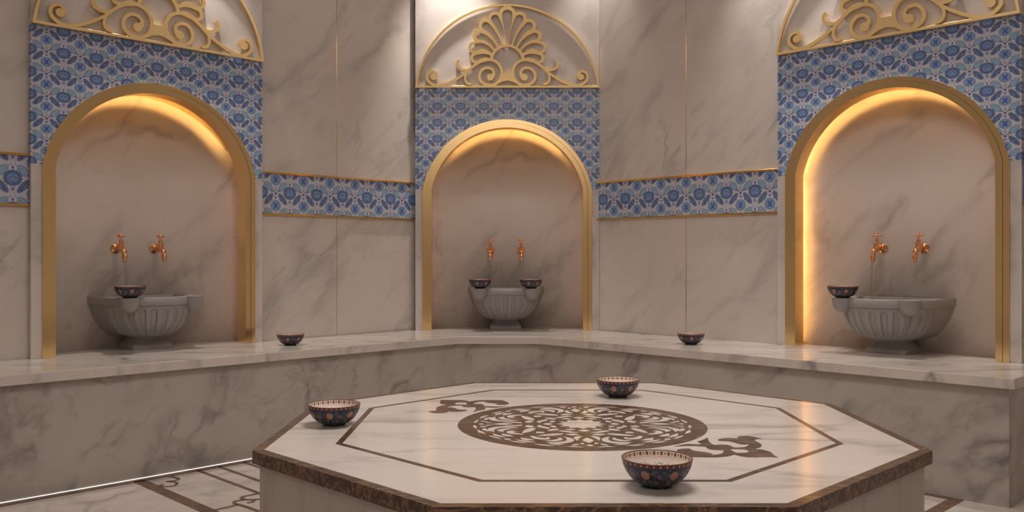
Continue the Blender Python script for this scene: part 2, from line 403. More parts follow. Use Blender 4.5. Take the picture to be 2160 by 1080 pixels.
# ------------------------------------------------------------------ the room: frames for the three visible walls
rt2 = sqrt(2)
WALLS = {  # name: rotation, panel (t, n), all in metres; local x runs along the wall to the right, y goes into it
    'left':   (pi/4, 1.7805*S, 4.1536*S),
    'back':   (0, -.028*S, 5.285*S),
    'right':  (-pi/4, -1.649*S, 4.0757*S)}
def w2(rot, x, y): return (x*cos(rot)-y*sin(rot), x*sin(rot)+y*cos(rot))
BT = H(-.4435); SLAB_T = .0394*S
HW = .548*S; PT = .0315*S
ZL = H(1.0)               # base of the lunette
ZS = H(.398)              # spring line
floor = MB().box(-3.4, 3.3, -1.9, 6.6, -.06, 0).build('floor', M_floor); tag(floor, kind='structure')
ceil = MB().box(-3.4, 3.3, -1.9, 6.6, CEIL, CEIL+.06).build('ceiling', M_ceil); tag(ceil, kind='structure')
ZHOLE = H(.86)
def wall(name, rot, t0, t1, n, tp, mat, hole=True):
    b = MB(); D = .06
    if hole:
        h = .497*S
        b.box(t0, tp-h, n, n+D, 0, CEIL); b.box(tp+h, t1, n, n+D, 0, CEIL); b.box(tp-h, tp+h, n, n+D, ZHOLE, CEIL)
        b.box(tp-h, tp+h, n, n+D, 0, BT-SLAB_T-.001)
    else: b.box(t0, t1, n, n+D, 0, CEIL)
    o = b.build(name, mat); o.rotation_euler = (0, 0, rot); return tag(o, kind='structure')
wall('wall_left', pi/4, -.083*S, 3.388*S, WALLS['left'][2]+PT, WALLS['left'][1], M_wall)
wall('wall_right', -pi/4, -3.412*S, .006*S, WALLS['right'][2]+PT, WALLS['right'][1], M_wall2)
wall('wall_back', 0, -.60*S, .49*S, 5.352*S, -.028*S, M_wall)
for nm, x0, x1, y0, y1 in (('wall_left_side', -3.23, -3.17, -1.7, 3.05), ('wall_right_side', 3.05, 3.11, -1.7, 3.05), ('wall_front', -3.2, 3.1, -1.76, -1.7)):
    tag(MB().box(x0, x1, y0, y1, 0, CEIL).build(nm, M_wall), kind='structure')

# joint strips between the wall slabs
def trim(name, rot, x0, x1, y0, y1, z0, z1, mat):
    o = MB().box(x0, x1, y0, y1, z0, z1).build(name, mat); o.rotation_euler = (0, 0, rot); return tag(o, kind='structure')
nl = WALLS['left'][2]+PT; nr = WALLS['right'][2]+PT
ZB0, ZB1 = H(.224), H(.431)
k = 1
for rot, t, n in ((pi/4, 2.803*S, nl), (-pi/4, -2.759*S, nr)):
    for z0, z1 in ((BT, ZB0-.008), (ZB1+.008, CEIL)):
        trim('trim_%d' % k, rot, t-.0013, t+.0013, n-.0012, n+.003, z0+.0005, z1-.0005, M_trim); k += 1

# tile band with its gold trims
def band(rot, t0, t1, n, where, wl):
    cx = (t0+t1)/2
    o = MB().box(t0, t1, n-.005, n-.0002, ZB0, ZB1).build('tile_band', M_band); o.rotation_euler = (0, 0, rot)
    tag(o, 'blue and white floral tile band '+where, 'tile band', 'floral tile bands around the walls')
    for z, up in ((ZB0, 'below'), (ZB1, 'above')):
        e = .005*S
        b = MB().box(t0, t1, n-.014, n-.0002, z-(e*2 if up == 'below' else 0), z+(e*2 if up == 'above' else 0))
        g = b.build('gold_trim', M_trim, bevel=.0015); g.rotation_euler = (0, 0, rot)
        tag(g, 'thin polished gold strip running %s the floral tile band %s' % (up, wl), 'trim', 'gold strips edging the tile bands')
band(pi/4, -.08*S, (1.7805-.548)*S-.001, nl, 'at the far left edge beside the left niche', 'at the far left edge')
band(pi/4, (1.7805+.548)*S+.001, 3.362*S, nl, 'between the left niche and the middle niche', 'between left and middle niches')
band(-pi/4, -3.385*S, (-1.649-.548)*S-.001, nr, 'between the middle niche and the right niche', 'between middle and right niches')
band(-pi/4, (-1.649+.548)*S+.001, .0, nr, 'beyond the right niche at the far right edge', 'at the far right edge')

# ------------------------------------------------------------------ bench
def lw(wn, x, y):           # panel-local (x, depth) in metres -> world
    rot, tp, np_ = WALLS[wn]; return w2(rot, tp+x, np_+y)
ND = {'left': (.262, .5), 'back': (.262, .5), 'right': (.180, .25)}
def niche_d(s, wn):         # depth of the curved back of a niche at offset s (metres)
    return (ND[wn][0]-ND[wn][1]*(s/S)**2)*S
def niche_poly(wn, extra=.004):
    h = .49*S; pts = []
    pts.append((-h, PT)); 
    for i in range(13):
        s = -h+2*h*i/12; pts.append((s, niche_d(s, wn)+extra))
    pts.append((h, PT))
    return [lw(wn, *p) for p in pts]
front = [(-1.93*S, 3.235*S), (-.300*S, 4.865*S), (.145*S, 4.865*S), (1.812*S, 3.198*S)]
def end_pt(p, d, dirx):     # walk from the bench end straight into the wall
    return (p[0]+dirx*d/rt2, p[1]+d/rt2)
dl = (nl-( -front[0][0]+front[0][1])/rt2); dr = (nr-(front[3][0]+front[3][1])/rt2)
eL = end_pt(front[0], dl-.001, -1); eR = end_pt(front[3], dr-.001, 1)
def wallpts(wn): return niche_poly(wn)
cL = (-.555*S, 5.334*S); cR = (.462*S, 5.334*S)
back_top = [eR]+wallpts('right')[::-1]+[cR]+wallpts('back')[::-1]+[cL]+wallpts('left')[::-1]+[eL]
bench = empty('marble_bench', 'long grey veined marble bench wrapping around the walls under the basins', 'bench')
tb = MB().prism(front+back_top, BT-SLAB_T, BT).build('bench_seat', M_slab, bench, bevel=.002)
r_ = .025*S
fb = [(front[0][0]-r_/rt2+r_/rt2, front[0][1]+r_*rt2), (-.300*S-r_*.414, 4.865*S+r_), (.145*S+r_*.414, 4.865*S+r_), (front[3][0], front[3][1]+r_*rt2)]
dl2 = (nl-(-fb[0][0]+fb[0][1])/rt2); dr2 = nr-(fb[3][0]+fb[3][1])/rt2
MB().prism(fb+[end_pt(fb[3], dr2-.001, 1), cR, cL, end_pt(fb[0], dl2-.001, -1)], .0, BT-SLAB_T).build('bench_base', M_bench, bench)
# white light strip along the foot of the left bench
ls = MB()
a = Vector(fb[0]); c_ = Vector(fb[1]); u = (c_-a).normalized(); c_ = c_-u*.01; nn = Vector((u.y, -u.x))
ls.prism([tuple(a+nn*.0006), tuple(c_+nn*.0006), tuple(c_+nn*.0034), tuple(a+nn*.0034)], .0005, .003)
tag(ls.build('light_strip', M_ledw), 'thin glowing white light strip at the foot of the left bench', 'light strip')

# ------------------------------------------------------------------ niches
def arc_pts(hw, apex, n=48):
    """segmental arch outline, x from -hw to hw, spring at ZS (metres, local)"""
    rise = apex-ZS; Rr = (hw*hw+rise*rise)/(2*rise); cz = apex-Rr
    a0 = math.asin(min(1, hw/Rr)); 
    if cz > ZS: a0 = pi-a0
    return [(Rr*sin(-a0+2*a0*i/n), cz+Rr*cos(-a0+2*a0*i/n)) for i in range(n+1)]
def lunette(parent, side):
    K = .00059*S/1.05; y0 = -.022
    def p3(x, z, d): return (x, y0+.009+d, z)      # 2D plate, thickness along local y
    def cv(px, py): return ((px-1057)*K, ZL+.006+(925-py)*K)
    TH = .016
    rim = []
    Rr, cy = 968, 1030
    a0 = math.asin(107/Rr)
    ou = [cv(1057+(Rr+11)*cos(a0+(pi-2*a0)*i/72), cy-(Rr+11)*sin(a0+(pi-2*a0)*i/72)) for i in range(73)]
    inn = [cv(1057+(Rr-11)*cos(a0+(pi-2*a0)*i/72), cy-(Rr-11)*sin(a0+(pi-2*a0)*i/72)) for i in range(73)]
    low = [cv(80, 936), cv(2034, 936)]
    outer = ou+[cv(80, 936), cv(2034, 936)]
    inner = [p for p in inn if p[1] > cv(0, 914)[1]]; inner = [cv(2010, 914)]+inner+[cv(104, 914)]
    shape('lunette_rim', [outer, inner], TH, M_goldo, parent, p3, .0012)
    # palmette: scalloped plate pierced by eleven petals
    lobes = [(1057, 162, 92), (1187, 207, 76), (1285, 282, 76), (1350, 392, 72), (1403, 510, 66), (1388, 620, 62)]
    lobes = lobes+[(2114-a, b, r) for a, b, r in lobes[1:]]
    C = (1057, 560); cont = []
    for i in range(241):
        ang = R(-22)+(pi+2*R(22))*i/240; d = (cos(ang), -sin(ang)); best = 0
        for (lx, ly, lr) in lobes:
            ex, ey = lx-C[0], ly-C[1]; bq = ex*d[0]+ey*d[1]; disc = bq*bq-(ex*ex+ey*ey-lr*lr)
            if disc > 0: best = max(best, bq+sqrt(disc))
        if best: cont.append(cv(C[0]+d[0]*best, C[1]+d[1]*best))
    hub = [cv(1057+152*cos(R(a)), 655-150*sin(R(a))) for a in range(176, 3, -4)]
    outer = cont+[cv(720, 690), cv(880, 650)]+hub+[cv(1234, 650), cv(1394, 690)]
    tears = [[(1057, 470, 6), (1057, 380, 44), (1057, 270, 84), (1057, 165, 108)],
             [(1087, 478, 32), (1110, 380, 48), (1142, 290, 64), (1186, 208, 84)],
             [(1135, 496, 36), (1172, 410, 48), (1226, 335, 60), (1284, 282, 80)],
             [(1180, 522, 36), (1226, 460, 44), (1287, 412, 56), (1348, 392, 74)],
             [(1214, 563, 34), (1266, 515, 44), (1335, 495, 62), (1400, 512, 82)],
             [(1236, 612, 28), (1285, 599, 36), (1335, 604, 50), (1384, 622, 66)]]
    holes = []
    for i, t in enumerate(tears):
        for mir in ((1,) if i == 0 else (1, -1)):
            sm = catmull(t, 6); L, Rr2 = ribbon2d(sm)
            e = sm[-1]; dx, dy = sm[-1][0]-sm[-2][0], sm[-1][1]-sm[-2][1]; a0_ = atan2(dy, dx); r = e[2]/2
            cap = [(e[0]+r*cos(a0_+pi/2-pi*k/10), e[1]+r*sin(a0_+pi/2-pi*k/10)) for k in range(1, 10)]
            loop = L+cap+Rr2[::-1]
            if mir < 0: loop = [(2114-a, b) for a, b in loop]
            holes.append([cv(*p) for p in loop])
    shape('palmette', [outer]+holes, TH, M_goldo, parent, p3, .0012)
    # scrolls
    A = [(1236, 826, 66), (1205, 800, 40), (1203, 762, 26), (1240, 730, 28), (1300, 732, 30), (1342, 775, 30), (1350, 835, 30), (1318, 885, 30), (1260, 908, 30), (1200, 905, 30), (1148, 868, 30), (1120, 805, 30), (1122, 735, 28), (1165, 670, 28), (1235, 642, 28), (1310, 648, 28), (1375, 680, 28), (1430, 722, 26), (1480, 770, 24), (1560, 824, 26), (1640, 868, 28), (1720, 902, 30), (1790, 915, 30), (1860, 893, 30), (1902, 845, 28), (1898, 793, 26), (1858, 765, 24), (1820, 775, 26), (1806, 806, 36), (1835, 822, 60)]
    Bq = [(1440, 728, 24), (1490, 752, 26), (1545, 742, 28), (1583, 715, 28), (1590, 680, 28), (1574, 656, 30)]
    Cq = [(1430, 720, 22), (1478, 765, 22), (1500, 810, 24), (1500, 855, 24), (1478, 890, 26), (1448, 896, 28)]
    for mir in (1, -1):
        e = empty('scroll', None, None, parent=parent); e.location = (0, 0, 0)
        bpy.data.objects.remove(e)
        mb = MB()
        for j, P in enumerate((A, Bq, Cq)):
            sm = catmull(P, 7); L, Rr2 = ribbon2d(sm)
            f = (lambda q: cv(q[0], q[1])) if mir > 0 else (lambda q: cv(2114-q[0], q[1]))
            eps = .0003*j
            ya, yb = y0+.0006-eps, y0+.001+TH+.0005*j
            ring = []
            for l, r in zip(L, Rr2):
                (lx, lz), (rx, rz) = f(l), f(r)
                ring.append([(lx, ya, lz), (rx, ya, rz), (rx, yb, rz), (lx, yb, lz)])
            mb.loft(ring, True, True, True)
            ends = [P[-1]]+([P[0]] if j == 0 else [])
            for ex, ez, ew in ends:
                q = f((ex, ez)); r = ew/2*K*(1.12 if j == 0 else 1.0)
                mb.lathe([(r, ya-.0002), (r, yb)], 24, (q[0], 0, q[1]), 'y')
        mb.build('scroll', M_goldo, parent, smooth=True, angle=30)
    br = [(1000, 778), (1116, 778), (1126, 810), (1140, 850), (1172, 896), (1150, 893), (1110, 873), (1057, 862), (1004, 873), (964, 893), (942, 896), (976, 850), (990, 810)]
    shape('scroll_bridge', [[cv(*p) for p in br]], TH+.0004, M_goldo, parent, p3, .001)

PLACE = {'left': 'left', 'back': 'middle', 'right': 'right'}
for wn in ('left', 'back', 'right'):
    rot, tp, np_ = WALLS[wn]; P = PLACE[wn]; org = (*w2(rot, tp, np_), 0)
    # surround: marble jambs and tympanum, tile cladding, curved back
    t = empty('niche_surround', 'tall %s wall panel of marble and blue floral tile around the %s arched niche' % (P, P), 'wall niche', org, rot, 'arched niche surrounds')
    hw_o, hw_i = .504*S, .4506*S; ap_o, ap_i = H(.8136), H(.765)
    hwm, apm = .4975*S, H(.8075)
    b = MB(); arc = arc_pts(hwm, apm, 40)
    yb = PT-.0006
    cols = [(-HW, ZS)]+arc+[(HW, ZS)]
    for (xa, za), (xb, zb) in zip(arc[:-1], arc[1:]):
        b.add([(xa, 0, za), (xb, 0, zb), (xb, 0, ZL), (xa, 0, ZL), (xa, yb, za), (xb, yb, zb), (xb, yb, ZL), (xa, yb, ZL)],
              [(0, 1, 2, 3), (4, 7, 6, 5), (0, 4, 5, 1), (3, 2, 6, 7)])
    b.box(-HW, arc[0][0], 0, yb, ZS, ZL); b.box(arc[-1][0], HW, 0, yb, ZS, ZL)
    b.build('tile_cladding', M_tile, t)
    for s in (-1, 1):
        MB().box(min(s*HW, s*hwm), max(s*HW, s*hwm), 0, yb, BT+.0005, ZS).build('jamb', M_panel, t)
    MB().box(-HW, HW, 0, yb, ZL, CEIL-.001).build('tympanum', M_panel, t)
    b = MB(); h = .4955*S; n = 24
    ring0 = [(-h, PT+.0)]+[(-h+2*h*i/n, niche_d(-h+2*h*i/n, wn)) for i in range(n+1)]+[(h, PT+.0)]
    b.loft([[(x, y, z) for x, y in ring0] for z in (BT+.0005, ZHOLE-.002)], closed=False)
    b.add([(x, y, ZHOLE-.002) for x, y in ring0], [tuple(range(len(ring0)))])
    ob = b.build('niche_back', M_niche, t, smooth=True, angle=30)
    sm = ob.modifiers.new('solid', 'SOLIDIFY'); sm.thickness = .004; sm.offset = 1
    # gold frame
    g = empty('arch_frame', 'polished gold arched frame lining the %s niche' % P, 'arch frame', org, rot, 'gold niche frames')
    ao, ai = arc_pts(hw_o, ap_o, 64), arc_pts(hw_i, ap_i, 64)
    ao = [(-hw_o, BT+.0008)]+ao+[(hw_o, BT+.0008)]; ai = [(-hw_i, BT+.0008)]+ai+[(hw_i, BT+.0008)]
    y0, y1 = -.008, .078*S
    rings = [[(xo, -.0006, zo), (xo, y0, zo), (xi, y0, zi), (xi, y1, zi), (xi+(.006 if xi > 0 else -.006), y1, zi+.006 if zi > ZS else zi), (xo-(.018 if xo > 0 else -.018), y1, zo-.018 if zo > ZS+.03 else zo), (xo-(.018 if xo > 0 else -.018), -.0006, zo-.018 if zo > ZS+.03 else zo)] for (xo, zo), (xi, zi) in zip(ao, ai)]
    fp = MB().loft(rings, True, True, True).build('frame_profile', M_gold, g, smooth=True, angle=25)
    sp = arc_pts(.4788*S, H(.793), 64); sp = [p for p in sp if p[0] >= .03]+[(.4788*S, BT+.001)]
    b = MB(); r2 = []
    for i, (x, z) in enumerate(sp):
        wdt = .0004+.0007*min(1, i/30)
        q = sp[min(i+1, len(sp)-1)]; p = sp[max(i-1, 0)]; dx, dz = q[0]-p[0], q[1]-p[1]; l = math.hypot(dx, dz); nx, nz = -dz/l, dx/l
        r2.append([(x+nx*wdt, y0-.0003, z+nz*wdt), (x-nx*wdt, y0-.0003, z-nz*wdt), (x-nx*wdt, y0+.001, z-nz*wdt), (x+nx*wdt, y0+.001, z+nz*wdt)])
    b.loft(r2, True, True, True); tag(b.build('frame_joint', M_dark, fp), 'dark joint line in the gold frame')
    # hidden LED strip behind the frame
    e = empty('niche_light', 'warm yellow light strip glowing behind the gold arch of the %s niche' % P, 'light strip', org, rot, 'niche light strips')
    ar = arc_pts(.487*S, H(.802), 60)
    bf = arc_pts(.4705*S, H(.785), 60)
    def tube_y(x): return max(niche_d(x, wn)-.05*S, .0905*S)
    def baffle(pts):
        b = MB(); r_ = []
        for i, (x, z) in enumerate(pts):
            q = pts[min(i+1, len(pts)-1)]; p = pts[max(i-1, 0)]; dx, dz = q[0]-p[0], q[1]-p[1]; l = math.hypot(dx, dz); nx, nz = -dz/l*.0012, dx/l*.0012
            wd_ = niche_d(x, wn); ya, yb_ = .0795*S, wd_-.75*(wd_-tube_y(x))
            r_.append([(x+nx, ya, z+nz), (x-nx, ya, z-nz), (x-nx, yb_, z-nz), (x+nx, yb_, z+nz)])
        b.loft(r_, True, True, True); b.build('led_shade', M_gold, e)
    def strip(pts, mat, name):
        b = MB(); b.tube([(x, tube_y(x), z) for x, z in pts], .003, 8); b.build(name, mat, e)
    if wn == 'right':
        baffle([(-.4705*S, BT+.004)]+bf[:46]); strip([(-.487*S, BT+.01)]+ar[:44], M_led, 'led_tube'); strip(ar[44:]+[(.487*S, BT+.01)], M_ledsoft, 'led_tube_dim')
    elif wn == 'left':
        baffle(bf[6:54]); strip(ar[8:52], M_led, 'led_tube'); strip(ar[52:]+[(.487*S, BT+.01)], M_ledsoft, 'led_tube_dim')
    else:
        baffle(bf[13:48]); strip(ar[14:47], M_led, 'led_tube'); strip(ar[47:]+[(.487*S, BT+.01)], M_ledsoft, 'led_tube_dim'); strip([(-.487*S, BT+.01)]+ar[:14], M_ledsoft, 'led_tube_dim')
    L = empty('lunette_ornament', 'gold openwork lunette with palmette fan and scrolls above the %s niche' % P, 'ornament', org, rot, 'gold lunette ornaments')
    lunette(L, wn)

# ------------------------------------------------------------------ basins
def outline(rf, hb, hf, n=96, flute=0.0):
    """plan of the basin, wall at v=0, front bowl centred at v=.156; returns points counterclockwise"""
    c = .156*S; pts = [(-hb, .004), ]
    for i in range(1, 4): pts.append((-hb+(hb-hf)*i/4, .004+(c-.004)*i/4))
    for i in range(n+1):
        a = pi+pi*i/n; ph = (i/n*12) % 1
        k = abs(ph-.5)*2; rib = 1-min(1, max(0, (k-.38)/.24)); rib = rib*rib*(3-2*rib)
        r = rf+flute*(rib-1) if 0 < i < n else rf
        pts.append((r*cos(a), c-r*sin(a)))
    pts.append((hb-(hb-hf)*3/4, .004+(c-.004)*3/4)); pts.append((hb-(hb-hf)*2/4, .004+(c-.004)*2/4)); pts.append((hb-(hb-hf)/4, .004+(c-.004)/4)); pts.append((hb, .004))
    return pts
def make_basin(label):
    t = empty('wall_basin', label, 'basin', group='carved marble wash basins')
    Z = lambda v: (.2515-v)*S          # v: layout distance below the rim
    lv = [(.190, .082, .090, .080, 0), (.186, .105, .125, .095, .0), (.178, .126, .145, .115, .006), (.165, .145, .163, .134, .010), (.145, .164, .182, .152, .0105), (.12, .180, .199, .168, .0105), (.095, .191, .213, .180, .0105), (.072, .198, .223, .188, .0105), (.060, .201, .228, .192, .009), (.054, .2025, .230, .194, .004), (.050, .203, .231, .195, 0), (.041, .204, .233, .197, 0), (.038, .2045, .234, .198, 0), (.0375, .211, .240, .205, 0), (.004, .213, .242, .207, 0), (.0, .210, .240, .204, 0)]
    ringo = []
    for v, rf, hb, hf, fl in lv:
        ringo.append([(x, -y, Z(v)) for x, y in outline(rf*S, hb*S, hf*S, 192, fl*S)])
    def inner(sc, z):
        return [(x*sc, -(.15*S+(y-.15*S)*sc*.98), z) for x, y in outline(.21*S, .215*S, .204*S, 192)]
    ringo += [inner(.86, Z(0)), inner(.83, Z(.004)), inner(.80, Z(.05)), inner(.62, Z(.12)), inner(.3, Z(.15)), inner(.02, Z(.152))]
    b = MB(); b.loft(ringo, True, True, True); b.build('basin_bowl', M_basin, t, smooth=True, angle=50)
    for s in (-1, 1):
        rr = .0465*S; cx, cy = s*.150*S, -(.156+.160)*S
        prof = [(rr, Z(.0)), (rr, Z(.008)), (rr*.98, Z(.020)), (rr*.92, Z(.034)), (rr*.80, Z(.048)), (rr*.60, Z(.060)), (rr*.3, Z(.067)), (.0004, Z(.069))]
        MB().lathe(catmull(prof, 3), 40, (cx, cy, 0)).build('lug', M_basin, t, smooth=True, angle=50)
    def sq(hx, v, p=5):
        pts = []
        for i in range(48):
            a = 2*pi*i/48; c, s = cos(a), sin(a); r = (abs(c)**p+abs(s)**p)**(-1/p)
            pts.append((hx*S*r*c, -(.115*S)+hx*S*1.05*r*s, Z(v)))
        return pts
    MB().loft([sq(.094, .2513, 14), sq(.095, .249, 14), sq(.095, .232, 14), sq(.092, .2285, 12), sq(.086, .222, 8), sq(.078, .213, 6), sq(.0735, .202, 5), sq(.074, .193, 4), sq(.080, .186, 3)], True, True, True).build('pedestal', M_basin, t, smooth=True, angle=40)
    # water lying in the bowl, its splash ring around the falling stream
    return t
def make_tap(label):
    t = empty('wall_tap', label, 'tap', group='copper taps above the basins')
    b = MB(); b.lathe([(.026, 0), (.027, -.003), (.024, -.006), (.0185, -.009), (.0125, -.014), (.011, -.02)][::-1], 36, axis='y')
    for i in range(20):
        a = 2*pi*i/20; b.lathe([(.0003, -.0026), (.0026, 0), (.0003, .0026)], 8, (.0235*cos(a), -.006, .0235*sin(a)), 'y')
    b.build('flange', M_copper, t, smooth=True)
    b = MB(); b.tube([(0, y, 0) for y in (-.015, -.03, -.045, -.060, -.066, -.075)], [.0105, .0098, .0098, .0105, .0135, .0135], 20)
    b.lathe([(.008, -.016), (.0125, -.013), (.0145, -.004), (.0145, .006), (.0115, .012), (.0135, .015), (.0135, .019), (.010, .021), (.0092, .036), (.0115, .038), (.0115, .041), (.006, .044), (.0052, .056)], 28, (0, -.072, 0))
    b.build('tap_body', M_copper, t, smooth=True, angle=40)
    pts = catmull([(0, -.078, 0), (0, -.092, .000), (0, -.104, -.008), (0, -.113, -.022), (0, -.118, -.036), (0, -.121, -.050), (0, -.1225, -.0605), (0, -.123, -.069)], 3)
    n = len(pts); rad = [.0125+.0025*sin(i*1.1) if i < n*.5 else (.0145 if i < n*.68 else (.012 if i < n*.86 else .0095)) for i in range(n)]
    b = MB(); b.tube(pts, rad, 20); b.lathe([(.0045, 0), (.004, .012), (.0075, .014), (.0075, .017), (.003, .020)], 16, (0, -.098, .008))
    b.lathe([(.0118, -.055), (.0118, -.060), (.0096, -.0605)][::-1], 20, (0, -.122, 0)); b.build('spout', M_copper, t, smooth=True, angle=40)
    h = MB()
    for a in (0, pi/2, pi, 3*pi/2):
        c, s = cos(a+.25), sin(a+.25)
        h.tube([(c*r, -.072+s*r, .064) for r in (0, .006, .011, .0145, .018, .0215, .0235)], [.005, .0042, .0038, .0055, .0066, .0055, .002], 12)
    h.lathe([(.0052, .054), (.0072, .058), (.0072, .067), (.005, .070), (.0045, .0735), (.001, .0755)], 20, (0, -.072, 0))
    h.build('cross_handle', M_copper, t, smooth=True, angle=40)
    return t
basin0 = tap0 = None
BH_Z = BT+.0002
tapi = 0
BOWLS = []
for wn in ('left', 'back', 'right'):
    rot, tp, np_ = WALLS[wn]; P = PLACE[wn]
    dc = niche_d(0, wn)-.003; cx, cy = w2(rot, tp, np_+dc); off = {'left': 0, 'back': -.0105*S, 'right': .0}[wn]
    cx, cy = w2(rot, tp+off, np_+dc)
    lb = {'left': 'carved grey marble basin in the left niche, one bowl on its left knob', 'back': 'carved grey marble basin in the middle niche, a bowl on each front knob', 'right': 'carved grey marble basin in the right niche, one bowl on its left knob'}[wn]
    if basin0 is None:
        basin0 = make_basin(lb); basin0.location = (cx, cy, BH_Z); basin0.rotation_euler = (0, 0, rot)
    else: dup(basin0, (cx, cy, BH_Z), rot, lb)
    zt = H(.036)
    for s, nm in ((-1, 'left tap'), (1, 'right tap')):
        x, y = w2(rot, tp+off+s*.096*S, np_+niche_d(s*.096*S, wn)-.001)
        l = 'copper cross-handled %s in the %s niche, %s' % (nm, P, 'water running from it' if s < 0 else 'turned off')
        if tap0 is None: tap0 = make_tap(l); tap0.location = (x, y, zt); tap0.rotation_euler = (0, 0, rot)
        else: dup(tap0, (x, y, zt), rot, l)
    # running water
    s = -.096*S; x0, y0 = s, niche_d(s, wn)-.001-.123
    b = MB(); zb = BT+(.2515-.055)*S
    zt0 = zt-.069
    pts = []; rad = []
    for i in range(15):
        q = i/14; z = zt0+(zb-zt0)*q; pts.append((0+.002*sin(q*3), -.010*sqrt(q)*1.0, z)); rad.append(.0068-.0022*q+.0004*sin(i*1.7))
    b.tube(pts, rad, 14)
    o = b.build('water_stream', M_water, smooth=True, angle=60); o.location = (*w2(rot, tp+off+x0, np_+y0), 0); o.rotation_euler = (0, 0, rot)
    tag(o, 'thin stream of water falling from the left tap of the %s niche' % P, 'water', 'running water streams')
    b = MB(); rings = []
    N = 64
    pool = outline(.21*S, .215*S, .204*S, 60)
    def pr(sc, amp):
        zz = zb; out = []
        for (xx, yy) in pool:
            px_, py_ = xx*sc, -(.15*S+(yy-.15*S)*sc*.98); d = math.hypot(px_-s, py_-(-.133))
            out.append((px_, py_, zz+amp*cos(d*160)*math.exp(-d*14)))
        return out
    rings = [pr(.795*k/14+.005, .0028) for k in range(15)]
    b.loft(rings[::-1], True, False, True)
    o = b.build('basin_water', M_water, smooth=True, angle=80); o.location = (cx, cy, 0); o.rotation_euler = (0, 0, rot)
    tag(o, 'rippled water filling the carved basin of the %s niche' % P, 'water', 'water in the basins')
    # splash beads around the foot of the stream
    b = MB(); rnd = random.Random(3)
    for i in range(46):
        a = rnd.uniform(0, 2*pi); rr = rnd.uniform(.008, .055); z = zb+rnd.uniform(.008, .052)*(1-rr/.08); r = rnd.uniform(.0012, .0028)
        b.lathe([(.0001, -r), (r*.7, -r*.7), (r, 0), (r*.7, r*.7), (.0001, r)], 8, (rr*cos(a), rr*.6*sin(a), z))
    o = b.build('water_splash', M_water, smooth=True, angle=80); o.location = (*w2(rot, tp+off+x0, np_+y0-.01), 0); o.rotation_euler = (0, 0, rot)
    tag(o, 'splashing droplets around the water jet in the %s basin' % P, 'water', 'water splashes', 'stuff')
    # bowl places on the knobs
    for sx, use in ((-1, True), (1, wn == 'back')):
        if use: BOWLS.append((*w2(rot, tp+off+sx*.150*S, np_+dc-.314*S), BT+.2515*S+.0006, rot,
                              'patterned navy bowl on the %s knob of the %s basin' % ('left' if sx < 0 else 'right', P), 'bowls resting on basin knobs'))

# ------------------------------------------------------------------ octagonal platform
PC = (.183*S, 2.342*S); q = .4435*S; AP = 1.7475*q
def octa(ap): return [(PC[0]+ap/cos(pi/8)*cos(pi/8+i*pi/4), PC[1]+ap/cos(pi/8)*sin(pi/8+i*pi/4)) for i in range(8)]
plat = empty('octagonal_platform', 'low octagonal marble platform with brown inlaid medallion in the room centre', 'platform', (PC[0], PC[1], 0))
def loc(P): return [(x-PC[0], y-PC[1]) for x, y in P]
ET = .0662*q
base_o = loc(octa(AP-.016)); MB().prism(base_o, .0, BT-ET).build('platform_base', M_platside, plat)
bw = .055*q
def ring_prism(name, oo, ii, z0, z1, mat, par=None):
    b = MB(); n = len(oo)
    rings = [[(*oo[i], z0) for i in range(n)], [(*oo[i], z1) for i in range(n)], [(*ii[i], z1) for i in range(n)], [(*ii[i], z0) for i in range(n)]]
    b.loft(rings+[rings[0]], True); return b.build(name, mat, par or plat)
ring_prism('edge_border', loc(octa(AP)), loc(octa(AP-bw)), BT-ET, BT, M_brown)
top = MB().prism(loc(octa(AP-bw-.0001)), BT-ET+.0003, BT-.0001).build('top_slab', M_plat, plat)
ring_prism('inlay_line', loc(octa(1.353*q)), loc(octa(1.318*q)), BT-.003, BT+.0002, M_brown, top)
# pierced medallion
RM = .735*q
loops = [[(RM*cos(2*pi*i/128), RM*sin(2*pi*i/128)) for i in range(128)]]
star = []
for i in range(24):
    r = (.205 if i % 2 == 0 else .150)*RM; a = pi*i/12; star.append((r*cos(a), r*sin(a)))
loops.append(star)
def pol(r, d): return (r*RM*cos(R(d)), r*RM*sin(R(d)))
def leaf(pts, flip, rotd, close=.15):
    P = [(*pol(r*1.02, rotd+(-d if flip else d)), w*RM*1.32) for r, d, w in pts]
    sm = catmull(P, 5); sm = [(x, y, max(w, .0006)) for x, y, w in sm]; L, Rr = ribbon2d(sm); return L+Rr[::-1]
axis = [[(.225, 0, .0), (.265, 0, .075), (.31, 0, 0)],
        [(.53, 0, 0), (.62, 0, .062), (.72, 0, 0)],
        [(.765, 0, 0), (.795, 0, .045), (.825, 0, 0)]]
diag = [[(.27, 45, 0), (.32, 45, .05), (.40, 45, .0)], [(.44, 45, .0), (.475, 45, .06), (.52, 45, 0)], [(.80, 45, 0), (.825, 45, .05), (.85, 45, 0)]]
